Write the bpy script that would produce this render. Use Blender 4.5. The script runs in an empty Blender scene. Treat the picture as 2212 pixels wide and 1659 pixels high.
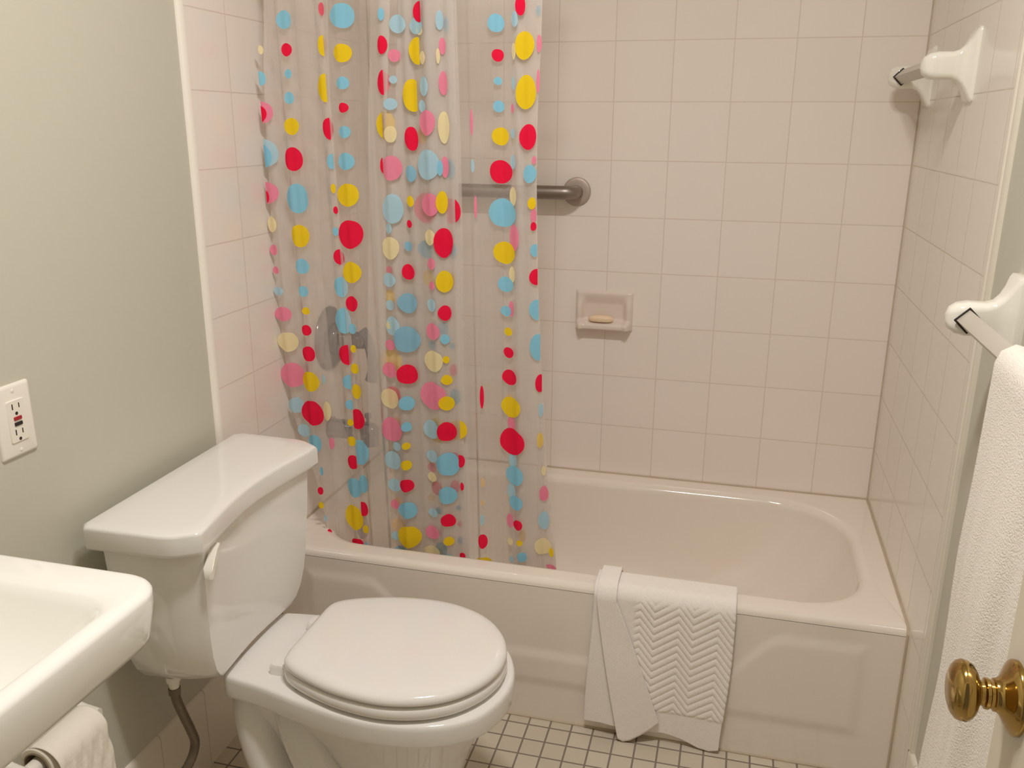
import bpy, bmesh, math, random
from mathutils import Vector, Matrix
PI = math.pi
C = bpy.context.scene.collection
SC = bpy.context.scene
random.seed(7)

# ------------------------------------------------------------------ helpers
def lerp(a, b, t): return a + (b - a) * t
def smooth(a, b, t):
    t = max(0.0, min(1.0, (t - a) / (b - a))); return t * t * (3 - 2 * t)
def interp(tab, z):
    """piecewise linear lookup in [(z, value)] sorted by falling z"""
    if z >= tab[0][0]: return tab[0][1]
    for (z0, v0), (z1, v1) in zip(tab, tab[1:]):
        if z >= z1: return lerp(v1, v0, (z - z1) / (z0 - z1))
    return tab[-1][1]

class MB:
    """collects vertices and faces (with material slot index) for ONE mesh object"""
    def __init__(s): s.v = []; s.f = []; s.m = []
    def add(s, verts, faces, mi=0):
        o = len(s.v); s.v += [tuple(p) for p in verts]
        for f in faces: s.f.append(tuple(i + o for i in f)); s.m.append(mi)
        return o
    def box(s, x0, x1, y0, y1, z0, z1, mi=0, rot=None, org=None):
        p = [(x, y, z) for z in (z0, z1) for y in (y0, y1) for x in (x0, x1)]
        if rot is not None:
            o = Vector(org or ((x0 + x1) / 2, (y0 + y1) / 2, (z0 + z1) / 2))
            p = [tuple(rot @ (Vector(q) - o) + o) for q in p]
        s.add(p, [(0, 2, 3, 1), (4, 5, 7, 6), (0, 1, 5, 4), (2, 6, 7, 3), (0, 4, 6, 2), (1, 3, 7, 5)], mi)
    def loft(s, loops, cap0=True, cap1=True, mi=0, closed=True):
        n = len(loops[0]); o = len(s.v)
        for l in loops: s.v += [tuple(p) for p in l]
        for k in range(len(loops) - 1):
            for i in range(n if closed else n - 1):
                j = (i + 1) % n
                s.f.append((o + k * n + i, o + k * n + j, o + (k + 1) * n + j, o + (k + 1) * n + i)); s.m.append(mi)
        if cap0: s.f.append(tuple(o + i for i in reversed(range(n)))); s.m.append(mi)
        if cap1: s.f.append(tuple(o + (len(loops) - 1) * n + i for i in range(n))); s.m.append(mi)
    def lathe(s, prof, org, axis, n=40, mi=0, cap=True):
        """prof = [(distance along axis, radius)]"""
        a = Vector(axis).normalized(); t = Vector((0, 0, 1)) if abs(a.z) < .9 else Vector((1, 0, 0))
        u = a.cross(t).normalized(); w = a.cross(u); o = Vector(org)
        loops = [[o + a * d + (u * math.cos(2 * PI * i / n) + w * math.sin(2 * PI * i / n)) * max(r, 1e-5) for i in range(n)] for d, r in prof]
        s.loft(loops, cap, cap, mi)
    def tube(s, pts, r, n=16, mi=0, cap=True):
        pts = [Vector(p) for p in pts]; loops = []
        rr = r if isinstance(r, (list, tuple)) else [r] * len(pts)
        d0 = (pts[1] - pts[0]).normalized()
        t = Vector((0, 0, 1)) if abs(d0.z) < .9 else Vector((1, 0, 0))
        u = d0.cross(t).normalized()
        for i, p in enumerate(pts):
            d = ((pts[min(i + 1, len(pts) - 1)] - pts[max(i - 1, 0)])).normalized()
            u = (u - d * u.dot(d)).normalized(); w = d.cross(u)
            loops.append([p + (u * math.cos(2 * PI * k / n) + w * math.sin(2 * PI * k / n)) * rr[i] for k in range(n)])
        s.loft(loops, cap, cap, mi)
    def build(s, name, mats, parent=None, sm=40, loc=None, bevel=0, seg=3, sub=0, fix=True):
        me = bpy.data.meshes.new(name)
        off = Vector(loc) if loc is not None else (world_loc(parent) if parent is not None else Vector((0, 0, 0)))
        base = off
        me.from_pydata([tuple(Vector(p) - base) for p in s.v], [], s.f)
        for m in (mats if isinstance(mats, (list, tuple)) else [mats]): me.materials.append(m)
        me.polygons.foreach_set('material_index', s.m)
        if fix:
            bm = bmesh.new(); bm.from_mesh(me)
            bmesh.ops.recalc_face_normals(bm, faces=bm.faces); bm.to_mesh(me); bm.free()
        o = bpy.data.objects.new(name, me); C.objects.link(o)
        if parent is not None:
            o.parent = parent
            pw = world_loc(parent)
            o.location = base - pw
        else: o.location = base
        if bevel:
            b = o.modifiers.new('bevel', 'BEVEL'); b.width = bevel; b.segments = seg; b.limit_method = 'ANGLE'; b.angle_limit = math.radians(35)
        if sub:
            b = o.modifiers.new('subdivision', 'SUBSURF'); b.levels = sub; b.render_levels = sub
        if sm:
            me.polygons.foreach_set('use_smooth', [True] * len(me.polygons))
            try: me.set_sharp_from_angle(angle=math.radians(sm))
            except Exception: pass
        me.update(); return o
def world_loc(o):
    l = Vector(o.location)
    while o.parent is not None: o = o.parent; l += Vector(o.location)
    return l
def thing(name, label, cat, loc=(0, 0, 0), group=None):
    o = bpy.data.objects.new(name, None); C.objects.link(o); o.location = loc; o.empty_display_size = .05
    o['label'] = label; o['category'] = cat
    if group: o['group'] = group
    return o
def tag(o, label, cat, group=None):
    o['label'] = label; o['category'] = cat
    if group: o['group'] = group
    return o
def struct(o, label=None, cat=None):
    o['kind'] = 'structure'
    if label: o['label'] = label
    if cat: o['category'] = cat
    return o
def rrect(x0, x1, y0, y1, r, n=8):
    """rounded rectangle loop; r may be four radii: (x1,y1),(x0,y1),(x0,y0),(x1,y0)"""
    rs = r if isinstance(r, (list, tuple)) else [r] * 4
    out = []
    for (cx, cy, sx, sy, a0), q in zip(((x1, y1, -1, -1, 0), (x0, y1, 1, -1, 90), (x0, y0, 1, 1, 180), (x1, y0, -1, 1, 270)), rs):
        ox, oy = cx + sx * q, cy + sy * q
        for i in range(n + 1):
            a = math.radians(a0 + 90 * i / n); out.append((ox + q * math.cos(a), oy + q * math.sin(a)))
    return out
def at_z(loop, z): return [(x, y, z) for x, y in loop]
def cr(pts, n=6):
    """Catmull-Rom through points (tuples of any dimension)"""
    out = []
    for i in range(len(pts) - 1):
        p0, p1, p2, p3 = pts[max(i - 1, 0)], pts[i], pts[i + 1], pts[min(i + 2, len(pts) - 1)]
        for k in range(n):
            t = k / n
            out.append(tuple(.5 * (2 * b + (c - a) * t + (2 * a - 5 * b + 4 * c - d) * t * t + (3 * b - a - 3 * c + d) * t ** 3) for a, b, c, d in zip(p0, p1, p2, p3)))
    out.append(tuple(pts[-1])); return out

# ------------------------------------------------------------------ materials
def srgb(r, g, b):
    f = lambda c: (c / 255) / 12.92 if c / 255 <= .04045 else ((c / 255 + .055) / 1.055) ** 2.4
    return (f(r), f(g), f(b), 1)
def mat(name, col, rough=.5, metal=0, coat=0, spec=.5, noise=0, nscale=30, bump=0, bscale=200, sheen=0):
    m = bpy.data.materials.new(name); m.use_nodes = True; nt = m.node_tree; b = nt.nodes['Principled BSDF']
    b.inputs['Base Color'].default_value = col; b.inputs['Roughness'].default_value = rough
    b.inputs['Metallic'].default_value = metal; b.inputs['Coat Weight'].default_value = coat
    b.inputs['Coat Roughness'].default_value = .04; b.inputs['Specular IOR Level'].default_value = spec
    if sheen: b.inputs['Sheen Weight'].default_value = sheen; b.inputs['Sheen Roughness'].default_value = .6
    tc = nt.nodes.new('ShaderNodeTexCoord')
    n = nt.nodes.new('ShaderNodeTexNoise'); n.inputs['Scale'].default_value = nscale; n.inputs['Detail'].default_value = 4
    nt.links.new(tc.outputs['Object'], n.inputs['Vector'])
    mx = nt.nodes.new('ShaderNodeMix'); mx.data_type = 'RGBA'
    mx.inputs[6].default_value = col; mx.inputs[7].default_value = tuple(c * (1 - noise) for c in col[:3]) + (1,)
    nt.links.new(n.outputs['Fac'], mx.inputs[0]); nt.links.new(mx.outputs[2], b.inputs['Base Color'])
    if bump:
        n2 = nt.nodes.new('ShaderNodeTexNoise'); n2.inputs['Scale'].default_value = bscale; n2.inputs['Detail'].default_value = 3
        nt.links.new(tc.outputs['Object'], n2.inputs['Vector'])
        bp = nt.nodes.new('ShaderNodeBump'); bp.inputs['Strength'].default_value = bump; bp.inputs['Distance'].default_value = .002
        nt.links.new(n2.outputs['Fac'], bp.inputs['Height']); nt.links.new(bp.outputs['Normal'], b.inputs['Normal'])
    return m
def tile_mat(name, axes, off, w, h, mortar, tile, tile2, grout, rough, bump=.35, ms=.4):
    """grid of square tiles; axes picks which object axes run across and up"""
    m = bpy.data.materials.new(name); m.use_nodes = True; nt = m.node_tree; b = nt.nodes['Principled BSDF']
    tc = nt.nodes.new('ShaderNodeTexCoord'); sp = nt.nodes.new('ShaderNodeSeparateXYZ'); cb = nt.nodes.new('ShaderNodeCombineXYZ')
    nt.links.new(tc.outputs['Object'], sp.inputs[0])
    for k in (0, 1):
        a = nt.nodes.new('ShaderNodeMath'); a.operation = 'SUBTRACT'; a.inputs[1].default_value = off[k]
        nt.links.new(sp.outputs[axes[k]], a.inputs[0]); nt.links.new(a.outputs[0], cb.inputs[k])
    br = nt.nodes.new('ShaderNodeTexBrick'); br.offset = 0; br.squash = 1
    br.inputs['Scale'].default_value = 1; br.inputs['Brick Width'].default_value = w; br.inputs['Row Height'].default_value = h
    br.inputs['Mortar Size'].default_value = mortar; br.inputs['Mortar Smooth'].default_value = ms; br.inputs['Bias'].default_value = 0
    br.inputs['Color1'].default_value = tile; br.inputs['Color2'].default_value = tile2; br.inputs['Mortar'].default_value = grout
    nt.links.new(cb.outputs[0], br.inputs['Vector'])
    nt.links.new(br.outputs['Color'], b.inputs['Base Color'])
    rm = nt.nodes.new('ShaderNodeMapRange'); rm.inputs['To Min'].default_value = rough; rm.inputs['To Max'].default_value = .7
    nt.links.new(br.outputs['Fac'], rm.inputs['Value']); nt.links.new(rm.outputs[0], b.inputs['Roughness'])
    inv = nt.nodes.new('ShaderNodeMath'); inv.operation = 'SUBTRACT'; inv.inputs[0].default_value = 1
    nt.links.new(br.outputs['Fac'], inv.inputs[1])
    bp = nt.nodes.new('ShaderNodeBump'); bp.inputs['Strength'].default_value = bump; bp.inputs['Distance'].default_value = .0015
    nt.links.new(inv.outputs[0], bp.inputs['Height']); nt.links.new(bp.outputs['Normal'], b.inputs['Normal'])
    return m
DOTS = [
 ('B','f',-1.3728,1.5903,0.0172,0.018,-9,9),('R','f',-1.3724,1.5315,0.0126,0.0129,-9,9),('B','f',-1.3736,1.4832,0.0088,0.0094,-9,9),('B','f',-1.3758,1.434,0.0116,0.0124,-9,9),
 ('Y','f',-1.3762,1.3751,0.0179,0.0176,-9,9),('R','f',-1.3788,1.305,0.0238,0.025,-9,9),('B','f',-1.3789,1.2191,0.03,0.032,-9,9),('Y','f',-1.3795,1.1352,0.0245,0.025,-9,9),
 ('B','f',-1.3808,1.0646,0.0183,0.0174,-9,9),('B','f',-1.3833,1.0056,0.0131,0.0122,-9,9),('Y','f',-1.3811,0.9587,0.01,0.0087,-9,9),('R','f',-1.3843,0.9114,0.0133,0.0126,-9,9),
 ('R','f',-1.385,0.8529,0.019,0.0182,-9,9),('Y','f',-1.3871,0.7822,0.0248,0.0246,-9,9),('R','f',-1.3897,0.6996,0.0327,0.0314,-9,9),('B','f',-1.3904,0.6194,0.0204,0.0228,-9,9),
 ('B','f',-1.378,0.5447,0.0051,0.0116,-9,9),('R','f',-1.3854,0.4896,0.0078,0.0105,-9,9),('Y','f',-1.3874,0.4488,0.0072,0.0093,-9,9),('L','f',-1.3786,0.4114,0.0052,0.0094,-9,9),
 ('R','f',-1.3697,0.3723,0.0066,0.0109,-9,9),('C','f',-1.435,1.5323,0.0044,0.0093,-9,9),('B','f',-1.4406,1.4742,0.0101,0.0152,-1.4439,9),('P','f',-1.4464,1.404,0.0227,0.0243,-1.4464,9),
 ('R','f',-1.449,1.4011,0.0136,0.0176,-1.4467,9),('L','f',-1.4506,1.317,0.0311,0.0312,-1.4506,9),('B','f',-1.4503,1.3099,0.0162,0.0252,-1.4503,9),('P','f',-1.4553,1.2297,0.0281,0.0249,-1.4559,9),
 ('R','f',-1.4569,1.2209,0.0082,0.0135,-1.4557,9),('C','f',-1.4485,1.1592,0.0107,0.0191,-9,9),('P','f',-1.4506,1.0999,0.0096,0.013,-9,9),('P','f',-1.4501,1.0524,0.0084,0.0094,-9,9),
 ('L','f',-1.4488,1.0027,0.0121,0.0112,-9,9),('P','f',-1.4438,0.9471,0.0196,0.0183,-9,9),('C','f',-1.4387,0.8786,0.0247,0.0251,-9,9),('P','f',-1.4337,0.7945,0.0301,0.0324,-9,9),
 ('L','f',-1.4328,0.7162,0.019,0.0209,-9,9),('L','f',-1.4192,0.649,0.0153,0.0176,-9,9),('Q','f',-1.2857,1.6094,0.0063,0.0124,-9,9),('B','f',-1.2403,1.5955,0.0255,0.0247,-9,9),
 ('Y','f',-1.2855,1.5385,0.0149,0.02,-9,-1.2866),('c','b',-1.2952,1.5403,0.0108,0.0193,-1.2963,9),('Y','f',-1.2444,1.5235,0.019,0.0186,-9,9),('Y','f',-1.2896,1.4537,0.0205,0.0281,-9,-1.2875),
 ('B','f',-1.2483,1.464,0.0133,0.013,-9,9),('R','f',-1.2497,1.4142,0.0105,0.0104,-9,9),('R','f',-1.2869,1.3709,0.0175,0.0222,-9,-1.2858),('Q','b',-1.2966,1.3708,0.0133,0.0225,-1.2955,9),
 ('B','f',-1.2514,1.3641,0.0131,0.013,-9,9),('B','f',-1.2861,1.3015,0.0133,0.0159,-9,-1.2839),('B','f',-1.2529,1.3024,0.0182,0.0187,-9,9),('Y','f',-1.2887,1.2434,0.0056,0.0101,-9,9),
 ('Y','f',-1.2546,1.2301,0.0251,0.0253,-9,9),('R','f',-1.2869,1.1959,0.0056,0.0082,-9,9),('R','f',-1.255,1.1434,0.0294,0.0324,-9,9),('B','f',-1.2908,1.1483,0.0069,0.0094,-9,9),
 ('R','f',-1.2852,1.0905,0.0161,0.0171,-9,-1.284),('Q','b',-1.2949,1.0873,0.0163,0.0173,-1.2937,9),('Y','f',-1.258,1.0566,0.0224,0.0248,-9,9),('B','f',-1.285,1.0207,0.0221,0.023,-9,-1.2838),
 ('L','f',-1.285,1.0207,0.0151,0.023,-1.2838,9),('R','f',-1.2626,0.983,0.0163,0.0182,-9,9),('B','f',-1.2843,0.9396,0.0283,0.0304,-9,-1.2831),('L','f',-1.2843,0.9396,0.0165,0.0292,-1.2831,9),
 ('B','f',-1.265,0.9228,0.0106,0.0124,-9,9),('R','f',-1.2836,0.8568,0.0251,0.0243,-9,-1.2812),('Q','b',-1.2932,0.851,0.0193,0.021,-1.2908,9),('Y','f',-1.2669,0.874,0.0077,0.0092,-9,9),
 ('Y','f',-1.2669,0.8246,0.0114,0.0128,-9,9),('B','f',-1.2828,0.7883,0.0205,0.0177,-9,-1.2804),('Y','f',-1.2663,0.7672,0.0133,0.0184,-9,9),('B','f',-1.2883,0.7308,0.011,0.0121,-9,-1.2798),
 ('R','f',-1.2703,0.6952,0.022,0.0256,-1.2813,9),('Y','f',-1.2894,0.6841,0.008,0.0086,-9,9),('Y','f',-1.2899,0.635,0.0112,0.0124,-9,9),('B','f',-1.2704,0.6081,0.0273,0.0326,-1.2803,9),
 ('R','f',-1.2911,0.5784,0.0156,0.0184,-9,-1.2811),('P','f',-1.343,0.6249,0.0057,0.0163,-9,9),('C','f',-1.3487,0.7097,0.01,0.0257,-9,9),('L','f',-1.3502,0.7922,0.0049,0.0131,-9,9),
 ('B','f',-1.2925,0.5083,0.0215,0.0259,-9,9),('B','f',-1.2652,0.523,0.0138,0.0244,-9,9),('Y','f',-1.2997,0.4228,0.0257,0.0346,-9,9),('R','f',-1.2727,0.4518,0.0165,0.0197,-1.2778,9),
 ('Y','f',-1.2684,0.3951,0.0083,0.0114,-9,9),('R','f',-1.2951,0.35,0.0182,0.0136,-9,9),('B','f',-1.2709,0.3479,0.0052,0.0095,-9,9),('B','f',-1.1515,1.5958,0.0061,0.0122,-9,9),
 ('L','f',-1.1198,1.5777,0.0172,0.0184,-9,9),('R','f',-1.153,1.5376,0.0103,0.0179,-9,9),('P','f',-1.1302,1.5176,0.0128,0.013,-9,9),('R','f',-1.154,1.4642,0.0146,0.0248,-9,-1.153),
 ('Q','b',-1.1623,1.4652,0.019,0.0232,-1.1612,9),('L','f',-1.135,1.4705,0.0083,0.0082,-9,9),('L','f',-1.1423,1.4217,0.0136,0.0121,-9,9),('Y','f',-1.1539,1.3794,0.0233,0.0284,-9,-1.1613),
 ('y','b',-1.1621,1.3794,0.0235,0.0287,-1.1696,9),('C','f',-1.1459,1.3605,0.0127,0.0171,-9,9),('R','f',-1.1653,1.2956,0.0086,0.0166,-9,-1.1664),('P','f',-1.1473,1.29,0.022,0.0264,-1.1667,9),
 ('L','f',-1.1504,1.2027,0.024,0.0323,-1.1742,9),('L','f',-1.1603,1.1597,0.0077,0.0113,-9,9),('C','f',-1.1606,1.1163,0.0211,0.025,-1.1795,9),('Q','b',-1.1694,1.0646,0.0091,0.0086,-9,9),
 ('L','f',-1.167,1.0438,0.0169,0.016,-9,9),('y','b',-1.1707,1.003,0.0137,0.0153,-9,9),('L','f',-1.1685,0.9851,0.0114,0.012,-9,9),('L','f',-1.1653,0.9359,0.0183,0.0222,-9,9),
 ('C','f',-1.1744,0.9364,0.0086,0.0089,-9,9),('P','f',-1.1748,0.889,0.0133,0.0124,-9,9),('y','b',-1.1771,0.848,0.0294,0.0277,-9,9),('P','f',-1.1796,0.8271,0.0187,0.0185,-9,9),
 ('R','f',-1.1347,0.8199,0.0249,0.0247,-9,9),('Q','b',-1.1773,0.7617,0.0215,0.0214,-9,9),('C','f',-1.1826,0.7555,0.0243,0.0242,-9,9),('B','f',-1.1399,0.7475,0.0182,0.0183,-9,9),
 ('P','f',-1.1824,0.6758,0.0288,0.0303,-9,9),('c','b',-1.1726,0.6952,0.0108,0.0109,-9,9),('B','f',-1.1429,0.6872,0.0119,0.0126,-9,9),('L','f',-1.1716,0.6331,0.0121,0.0111,-9,9),
 ('Y','f',-1.1463,0.6375,0.0096,0.0092,-9,9),('L','f',-1.1846,0.5942,0.0225,0.0237,-9,9),('Y','f',-1.1489,0.587,0.0133,0.0131,-9,9),('L','f',-1.1835,0.5274,0.0185,0.0172,-9,9),
 ('R','f',-1.1508,0.532,0.0183,0.0171,-9,9),('P','f',-1.1866,0.4734,0.0112,0.013,-9,9),('c','b',-1.1819,0.478,0.0125,0.0117,-9,9),('B','f',-1.1518,0.4641,0.0247,0.0227,-9,9),
 ('Y','f',-1.1514,0.3895,0.0312,0.0305,-9,9),('c','b',-1.1842,0.4111,0.0202,0.0186,-9,9),('L','f',-1.1894,0.3844,0.0113,0.012,-9,9),('B','b',-1.1794,0.3356,0.023,0.0163,-9,9),
 ('R','f',-1.0695,1.5992,0.0159,0.019,-9,-1.0666),('L','f',-1.0791,1.5734,0.016,0.0157,-9,9),('C','f',-1.0711,1.5636,0.008,0.0079,-9,9),('Y','f',-1.0759,1.5258,0.0232,0.0257,-9,-1.0729),
 ('C','f',-1.0664,1.5124,0.0071,0.0125,-9,9),('Y','f',-1.0922,1.4383,0.0237,0.0322,-9,-1.083),('L','f',-1.0658,1.4565,0.0102,0.0191,-9,9),('L','f',-1.0716,1.4176,0.0087,0.012,-9,9),
 ('R','f',-1.1001,1.3517,0.0157,0.0247,-9,9),('P','f',-1.0627,1.3846,0.0181,0.0252,-9,9),('y','b',-1.0789,1.3571,0.0126,0.0162,-9,9),('D','f',-1.1052,1.2791,0.0117,0.0176,-9,9),
 ('L','f',-1.0642,1.2983,0.0262,0.0309,-9,9),('B','f',-1.0373,1.292,0.0063,0.0164,-9,9),('P','f',-1.0268,1.2941,0.0078,0.0231,-9,9),('D','b',-1.018,1.2896,0.0094,0.0214,-9,9),
 ('Y','f',-1.1092,1.2202,0.0081,0.012,-9,9),('Q','b',-1.0775,1.2051,0.0281,0.0323,-9,9),('P','f',-1.0624,1.2142,0.0202,0.0239,-9,9),('Y','f',-1.0357,1.2199,0.0127,0.0247,-9,9),
 ('R','f',-1.0152,1.2026,0.019,0.0278,-1.0068,9),('Q','b',-1.0219,1.2007,0.0192,0.0281,-1.0294,-1.0134),('R','f',-1.1138,1.1708,0.0065,0.0091,-9,9),('C','f',-1.0653,1.1437,0.0129,0.0173,-9,9),
 ('R','f',-1.0346,1.1326,0.0209,0.0337,-9,9),('D','b',-1.0813,1.1149,0.0198,0.0198,-9,9),('D','b',-1.0182,1.1143,0.0086,0.0176,-9,9),('D','f',-1.1185,1.1211,0.0093,0.0114,-9,9),
 ('P','f',-1.0644,1.0851,0.0104,0.013,-9,9),('R','f',-1.1214,1.0631,0.015,0.0185,-9,9),('y','b',-1.0755,1.0499,0.0166,0.0181,-9,9),('P','f',-1.0647,1.0358,0.0077,0.0095,-9,9),
 ('Y','f',-1.0354,1.0459,0.0191,0.0252,-9,9),('y','b',-1.0202,1.0505,0.0055,0.0148,-9,9),('D','f',-1.1261,0.9913,0.0219,0.0244,-9,9),('L','f',-1.0682,0.9908,0.0111,0.0151,-9,9),
 ('R','f',-1.0375,0.9737,0.0149,0.0183,-9,9),('P','f',-1.068,0.929,0.0179,0.0192,-9,9),('D','b',-1.046,0.9358,0.0123,0.0144,-9,9),('D','f',-1.1316,0.9052,0.0309,0.0324,-9,9),
 ('B','f',-1.039,0.9122,0.0106,0.0121,-9,9),('D','b',-1.0747,0.8928,0.0114,0.0101,-9,9),('D','b',-1.0272,0.8944,0.0067,0.0078,-9,9),('C','f',-1.0695,0.8578,0.0244,0.0248,-9,9),
 ('Y','f',-1.0384,0.8634,0.0079,0.009,-9,9),('Q','b',-1.0257,0.8354,0.0085,0.0148,-9,9),('Y','f',-1.0381,0.8142,0.013,0.0125,-9,9),('P','f',-1.0739,0.7719,0.0334,0.0331,-9,9),
 ('Y','f',-1.04,0.7563,0.0183,0.018,-9,9),('D','b',-1.0231,0.7702,0.0126,0.0198,-9,9),('L','f',-1.0816,0.6855,0.0217,0.0233,-9,9),('y','b',-1.0689,0.6822,0.0282,0.0313,-9,9),
 ('R','f',-1.0422,0.6846,0.0238,0.0244,-9,9),('y','b',-1.0222,0.6843,0.0221,0.0263,-9,9),('Y','f',-1.0155,0.6919,0.0207,0.0249,-1.0098,9),('L','f',-1.0833,0.6155,0.0148,0.0159,-9,9),
 ('Q','b',-1.0885,0.5813,0.012,0.0125,-9,9),('B','f',-1.042,0.6004,0.0294,0.0306,-9,9),('R','f',-1.0121,0.611,0.0105,0.017,-1.0156,9),('Q','b',-1.029,0.6136,0.0118,0.0147,-9,9),
 ('C','f',-1.0855,0.5599,0.0119,0.0125,-9,9),('Q','b',-1.0765,0.5269,0.0169,0.0177,-9,9),('Q','b',-1.0301,0.5368,0.0119,0.0176,-9,9),('R','f',-1.0093,0.5439,0.0041,0.0112,-9,9),
 ('B','f',-1.0455,0.5172,0.0232,0.0233,-9,9),('c','b',-1.0938,0.4989,0.0097,0.009,-9,9),('L','f',-1.087,0.4621,0.0127,0.0116,-9,9),('D','b',-1.0745,0.4667,0.0085,0.009,-9,9),
 ('D','b',-1.0234,0.4795,0.0072,0.0077,-9,9),('R','f',-1.046,0.4488,0.0187,0.0174,-9,9),('Q','b',-1.0216,0.4348,0.0061,0.0078,-9,9),('P','f',-1.0904,0.4068,0.0184,0.0183,-9,9),
 ('Y','f',-1.0461,0.3911,0.0128,0.0124,-9,9),('D','b',-1.0218,0.3892,0.0073,0.0105,-9,9),('C','f',-1.0938,0.3525,0.0223,0.016,-9,9),('D','b',-1.0701,0.3602,0.0173,0.0187,-9,9),
 ('B','f',-1.0488,0.3457,0.0086,0.008,-9,9),('R','f',-1.0134,0.352,0.0073,0.0106,-9,9),('P','f',-1.0244,1.5343,0.007,0.0167,-9,9),('C','f',-1.0341,1.5156,0.004,0.0151,-9,9),
 ('P','f',-1.025,1.4627,0.0091,0.0244,-9,9),('C','f',-1.0265,1.3755,0.0123,0.0336,-9,9),('L','f',-1.0286,1.5828,0.0079,0.019,-9,9),('D','b',-1.0179,1.5751,0.006,0.0157,-9,9),
 ('P','f',-0.9632,1.3861,0.0035,0.0258,-9,9),('L','f',-0.9632,1.2981,0.0041,0.0133,-9,9),('P','f',-0.9586,1.2122,0.0031,0.0236,-9,9),('R','f',-0.9535,0.78,0.0045,0.0274,-9,9),
 ('R','f',-0.9583,0.4039,0.0119,0.0194,-9,9),('Y','f',-0.9558,0.3471,0.0216,0.0118,-9,9),('c','f',-0.9557,0.5624,0.0046,0.0123,-9,9),('c','f',-0.9575,0.5091,0.0035,0.0075,-9,9),
 ('L','f',-0.9589,0.4625,0.0053,0.0139,-9,9),('B','f',-0.9106,1.5753,0.0163,0.0175,-9,9),('R','f',-0.9075,1.5154,0.0114,0.0122,-9,9),('B','f',-0.9079,1.4666,0.0076,0.008,-9,9),
 ('B','f',-0.9065,1.4173,0.0108,0.0118,-9,9),('Y','f',-0.9033,1.3583,0.0174,0.0185,-9,9),('R','f',-0.9029,1.2864,0.024,0.0247,-9,9),('B','f',-0.9004,1.2012,0.0297,0.0308,-9,9),
 ('Y','f',-0.8973,1.1159,0.0239,0.0247,-9,9),('B','f',-0.8957,1.046,0.0173,0.0176,-9,9),('B','f',-0.8961,0.9859,0.0122,0.0121,-9,9),('Y','f',-0.8912,0.9387,0.0096,0.0097,-9,9),
 ('R','f',-0.8909,0.89,0.0124,0.0126,-9,9),('R','f',-0.8889,0.8315,0.018,0.0184,-9,9),('Y','f',-0.8858,0.7597,0.0237,0.0251,-9,9),('R','f',-0.8835,0.6738,0.0301,0.0328,-9,9),
 ('B','f',-0.8785,0.5882,0.0226,0.0247,-9,9),('B','f',-0.8755,0.5167,0.0177,0.0185,-9,9),('R','f',-0.8706,0.4588,0.0121,0.0132,-9,9),('Y','f',-0.8663,0.4113,0.0081,0.0076,-9,9),
 ('B','f',-0.86,0.3725,0.0128,0.0129,-9,9),('L','f',-0.8712,1.5813,0.0076,0.0144,-9,9),('C','f',-0.8735,1.5224,0.0048,0.0156,-9,9),('L','f',-0.8749,1.462,0.0039,0.0124,-9,9),
 ('P','f',-0.8771,1.4132,0.0039,0.009,-9,9),('L','f',-0.8769,1.3646,0.0044,0.0101,-9,9),('L','f',-0.8769,1.3071,0.006,0.015,-9,9),('C','f',-0.8774,1.2367,0.0081,0.0193,-0.8855,9),
 ('P','f',-0.8752,1.1498,0.0113,0.0278,-0.8862,9),('C','f',-0.8811,1.0688,0.0073,0.0174,-9,9),('P','f',-0.8833,0.9919,0.0063,0.0179,-9,9),('c','b',-0.8923,0.7814,0.0055,0.0068,-9,9),
 ('P','f',-0.8854,0.7184,0.01,0.0185,-9,9),('L','f',-0.8828,0.6261,0.0112,0.0191,-9,9),('L','f',-0.8867,0.5448,0.0114,0.0208,-9,9),('P','f',-0.8914,0.4649,0.0093,0.0189,-9,9),
 ('C','f',-0.8913,0.4079,0.007,0.0102,-9,9),('c','b',-0.8613,0.4251,0.0082,0.0166,-9,9),('L','f',-0.8882,0.3594,0.0059,0.0091,-9,9),('R','f',-0.8589,1.6054,0.0103,0.0175,-9,9),
 ('Y','f',-0.8506,1.5326,0.0199,0.0258,-9,9),('Y','f',-0.8479,1.4442,0.0212,0.0324,-9,9),('R','f',-0.8441,1.3576,0.0181,0.0252,-9,9),('B','f',-0.8402,1.2837,0.0144,0.0184,-9,9),
 ('Y','f',-0.8357,1.2234,0.009,0.0125,-9,9),('P','f',-0.8322,1.1984,0.0065,0.0155,-9,9),('R','f',-0.8321,1.1753,0.0066,0.0093,-9,9),('B','f',-0.829,1.1247,0.0102,0.014,-9,-0.8239),
 ('R','f',-0.8248,1.0668,0.0164,0.0183,-9,-0.8227),('B','f',-0.8225,0.9948,0.0187,0.024,-9,-0.8204),('B','f',-0.8191,0.9092,0.0211,0.0317,-9,-0.817),('R','f',-0.8166,0.824,0.0107,0.0221,-9,-0.8134),
 ('L','f',-0.8153,0.7592,0.0049,0.017,-9,9),('y','f',-0.8167,0.6847,0.0066,0.0197,-9,9),('C','f',-0.8091,0.6056,0.0044,0.0131,-9,9),('P','f',-0.8077,0.5469,0.0101,0.0206,-9,9),
 ('L','f',-0.8073,0.4758,0.0124,0.0248,-9,9),('C','f',-0.8093,0.4065,0.0194,0.0228,-9,9),('Y','f',-0.7886,0.3928,0.0057,0.0127,-9,9),('P','f',-0.7883,0.3519,0.0138,0.0064,-9,9),
 ('D','b',-0.8251,1.5968,0.0047,0.0093,-9,9),('P','f',-0.8213,1.5358,0.0047,0.0171,-9,9),('P','f',-0.823,1.4656,0.0033,0.0237,-9,9),('P','f',-0.8313,1.3116,0.0049,0.0084,-9,9),
]
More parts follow.
